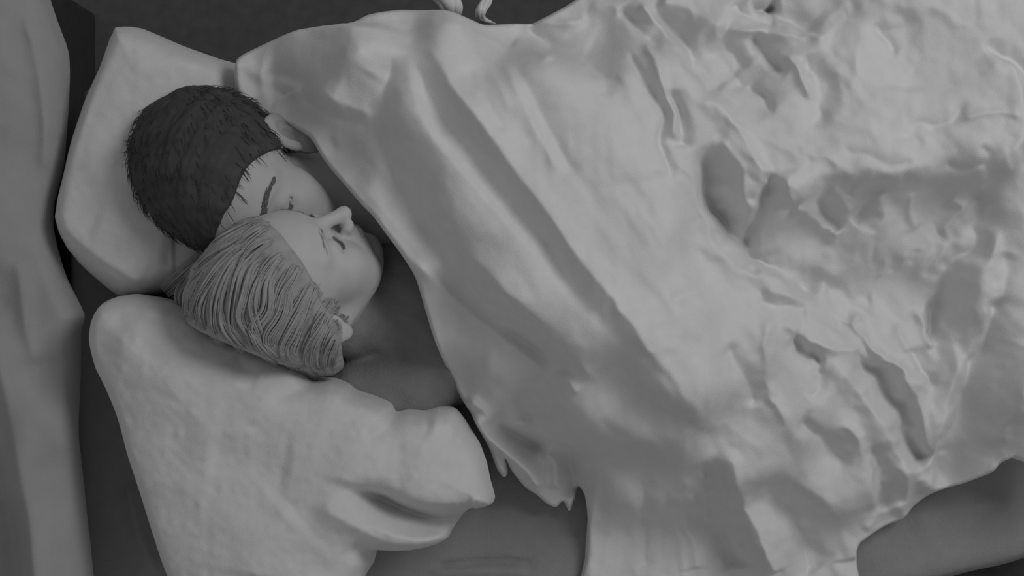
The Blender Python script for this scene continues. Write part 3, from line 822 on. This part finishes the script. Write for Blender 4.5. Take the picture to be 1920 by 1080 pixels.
GUIDES += [([(388, 498), (356, 540), (348, 580), (362, 606)], 16, 13, 60), ([(425, 520), (398, 570), (400, 618)], 14, 12, 60),
 ([(480, 600), (500, 645), (530, 678)], 12, 12, 50), ([(432, 575), (440, 615), (472, 655)], 12, 12, 50), ([(350, 520), (335, 555), (340, 585)], 12, 12, 50)]
st = []
for pts, w0, w1, n in GUIDES:
    g_ = smooth_open(pts, 4)
    T = np.gradient(g_, axis=0); T /= np.linalg.norm(T, axis=1)[:, None]; Nn = np.c_[-T[:, 1], T[:, 0]]
    for k in range(n):
        kc = k % 4; lo_ = random.gauss(0, 0.42); o_ = (kc - 1.5) * 0.55 + lo_ * 0.42; ph = kc * 1.7 + random.uniform(-.3, .3); am = random.uniform(0.5, 3.0); zo = random.uniform(0, 0.008)
        t0 = random.uniform(0, 0.15) * len(g_); out = []
        for i in range(int(t0), len(g_)):
            t = i / (len(g_) - 1); w = w0 + (w1 - w0) * t
            q = g_[i] + Nn[i] * (o_ * w + am * math.sin(ph + t * 7))
            x, y, _ = P(q[0], q[1], 0.2)
            out.append((x, y, ztop_at(x, y) + 0.0005 + (zo * 0.5 + (0.003 + 0.0025 * (kc % 3)) * max(0, 1 - 0.6 * lo_ * lo_)) * (0.25 + math.sin(t * 3.0) * 0.75)))
        if len(out) > 4:
            out = np.array(out); z = out[:, 2]
            for _ in range(3): z[1:-1] = (z[:-2] + 2 * z[1:-1] + z[2:]) / 4
            out[:, 2] = z
            st.append((out, random.uniform(0.0008, 0.0016), 0.0005))
tubes('hair_locks', st, M_fair_hair, h2, 5)

# brows and lashes
def on_face(fn, to_w, pts, fwd=(1, 0, 0)):
    return [to_w(surf_point(fn, q, fwd)) for q in pts]
def brow(fn, to_w, side, m, parent, n=60, r=0.0007):
    cs = []
    for k in range(n):
        t = random.random()
        y = side * (0.012 + 0.036 * t); z = 0.025 + 0.009 * math.sin(t * 2.3) + random.uniform(-0.0042, 0.0042) * (1.1 - 0.7 * t)
        q0 = (0.07, y, z); q1 = (0.07, y + side * 0.008, z + 0.001)
        a = surf_point(fn, q0, (1, 0, 0)); b = surf_point(fn, q1, (1, 0, 0))
        cs.append(([to_w(a), to_w((a + b) / 2 + np.array((0.0012, 0, 0))), to_w(b + np.array((0.0004, 0, 0)))], r, r * 0.5))
    return tubes('eyebrow', cs, m, parent, 4)
def lash(fn, to_w, side, m, parent):
    cs = []
    for k in range(34):
        t = k / 33; y = side * (0.018 + 0.026 * t)
        z = 0.0035 - 0.0055 * math.sin(t * 3.14 * 0.8 + 0.3)
        a = surf_point(fn, (0.06, y, z), (1, 0, 0))
        tip = a + np.array((0.0035, side * 0.002 * t, -0.0035))
        cs.append(([to_w(a), to_w((a + tip) / 2), to_w(tip)], 0.0005, 0.0002))
    ln = [to_w(surf_point(fn, (0.06, side * (0.018 + 0.026 * t), 0.0035 - 0.0055 * math.sin(t * 3.14 * 0.8 + 0.3)), (1, 0, 0))) for t in np.linspace(0, 1, 10)]
    cs.append((ln, 0.0008, 0.0006))
    return tubes('eyelashes', cs, m, parent, 4)
hm = lambda q: head_sdf(q); hf = lambda q: head_sdf(q, True)
for s_ in (1, -1):
    brow(hm, W1, s_, M_brow, b1, 110, 0.0008); lash(hm, W1, s_, M_brow, b1)
    brow(hf, W2, s_, M_fair_hair, b2, 26, 0.0004); lash(hf, W2, s_, M_brow, b2)

# dark top of the fair-haired sleeper: a cloth skin just outside the body, with a neckline and one sleeve
def shirt2(p):
    d = cap(p, P(775, 530, 0.095), P(805, 660, 0.075), 0.056, 0.050)
    d = smin(d, cap(p, P(870, 640, 0.08), P(1080, 660, 0.08), 0.070, 0.068), 0.05)
    d = smin(d, cap(p, P(672, 585, 0.085), P(770, 600, 0.065), 0.050, 0.052), 0.03)
    d = smin(d, cap(p, W2((-0.026, 0, -0.100)), P(700, 585, 0.070), 0.051, 0.053), 0.02)
    d = smin(d, cap(p, P(778, 728, 0.100), P(675, 745, 0.095), 0.046, 0.044), 0.012)       # upper arm and sleeve
    q = p * 1.0
    return d + 0.0009 * np.sin(q[..., 0] * 160 + q[..., 1] * 90) * np.sin(q[..., 1] * 120 + 1)
lo, hi = bbox([P(770, 610, .07), P(1080, 640, .09), P(690, 735, .075)], 0.11); lo[2] = max(lo[2], 0.008)
sh, _ = build_sdf('top', shirt2, lo, hi, 0.003, M_shirt, b2)
tag(sh, 'dark long-sleeved top')
def shirt1(p):
    d = cap(p, P(765, 268, 0.095), P(805, 395, 0.075), 0.058, 0.061)
    d = smin(d, cap(p, P(850, 310, 0.10), P(1080, 340, 0.10), 0.087, 0.081), 0.05)
    d = smin(d, cap(p, P(775, 250, 0.095), P(930, 230, 0.085), 0.048, 0.042), 0.02)
    return d
lo, hi = bbox([P(725, 245, .1), P(1080, 400, .1), P(795, 395, .075)], 0.11); lo[2] = max(lo[2], 0.008)
sh1, _ = build_sdf('top', shirt1, lo, hi, 0.003, M_shirt, b1)
tag(sh1, 'dark top')

# ------------------------------------------------------------------ small twisted cloth ends at the top edge
def twist(name, pts, r0, r1, label):
    cs = []
    g_ = smooth_open([P(*p)[:3] for p in pts], 5)
    for k in range(5):
        a = k * 1.25; o3 = []
        for i, q in enumerate(g_):
            t = i / (len(g_) - 1); rr = (r0 + (r1 - r0) * t) * 0.55
            o3.append(q + np.array([math.cos(a + 1.5 * t), 0.3 * math.sin(a), math.sin(a + 1.5 * t)]) * rr)
        cs.append((o3, r0 * 0.62, r1 * 0.62))
    o = tubes(name, cs, M_cotton, None, 8)
    return tag(o, label, 'cloth', 'cloth ends above the duvet')
twist('cloth_strip', [(842, 36, .12), (846, 12, .14), (830, -10, .13), (800, -40, .10)], 0.011, 0.016, 'pale twisted cloth end sticking out above the duvet, the wider left one')
twist('cloth_strip', [(925, 44, .12), (903, 36, .13), (902, 20, .14), (911, 4, .13), (922, -15, .10)], 0.005, 0.006, 'thin curled pale cloth end above the duvet, right of the wider one')
print('verts', sum(len(o.data.vertices) for o in bpy.data.objects if o.type == 'MESH'))
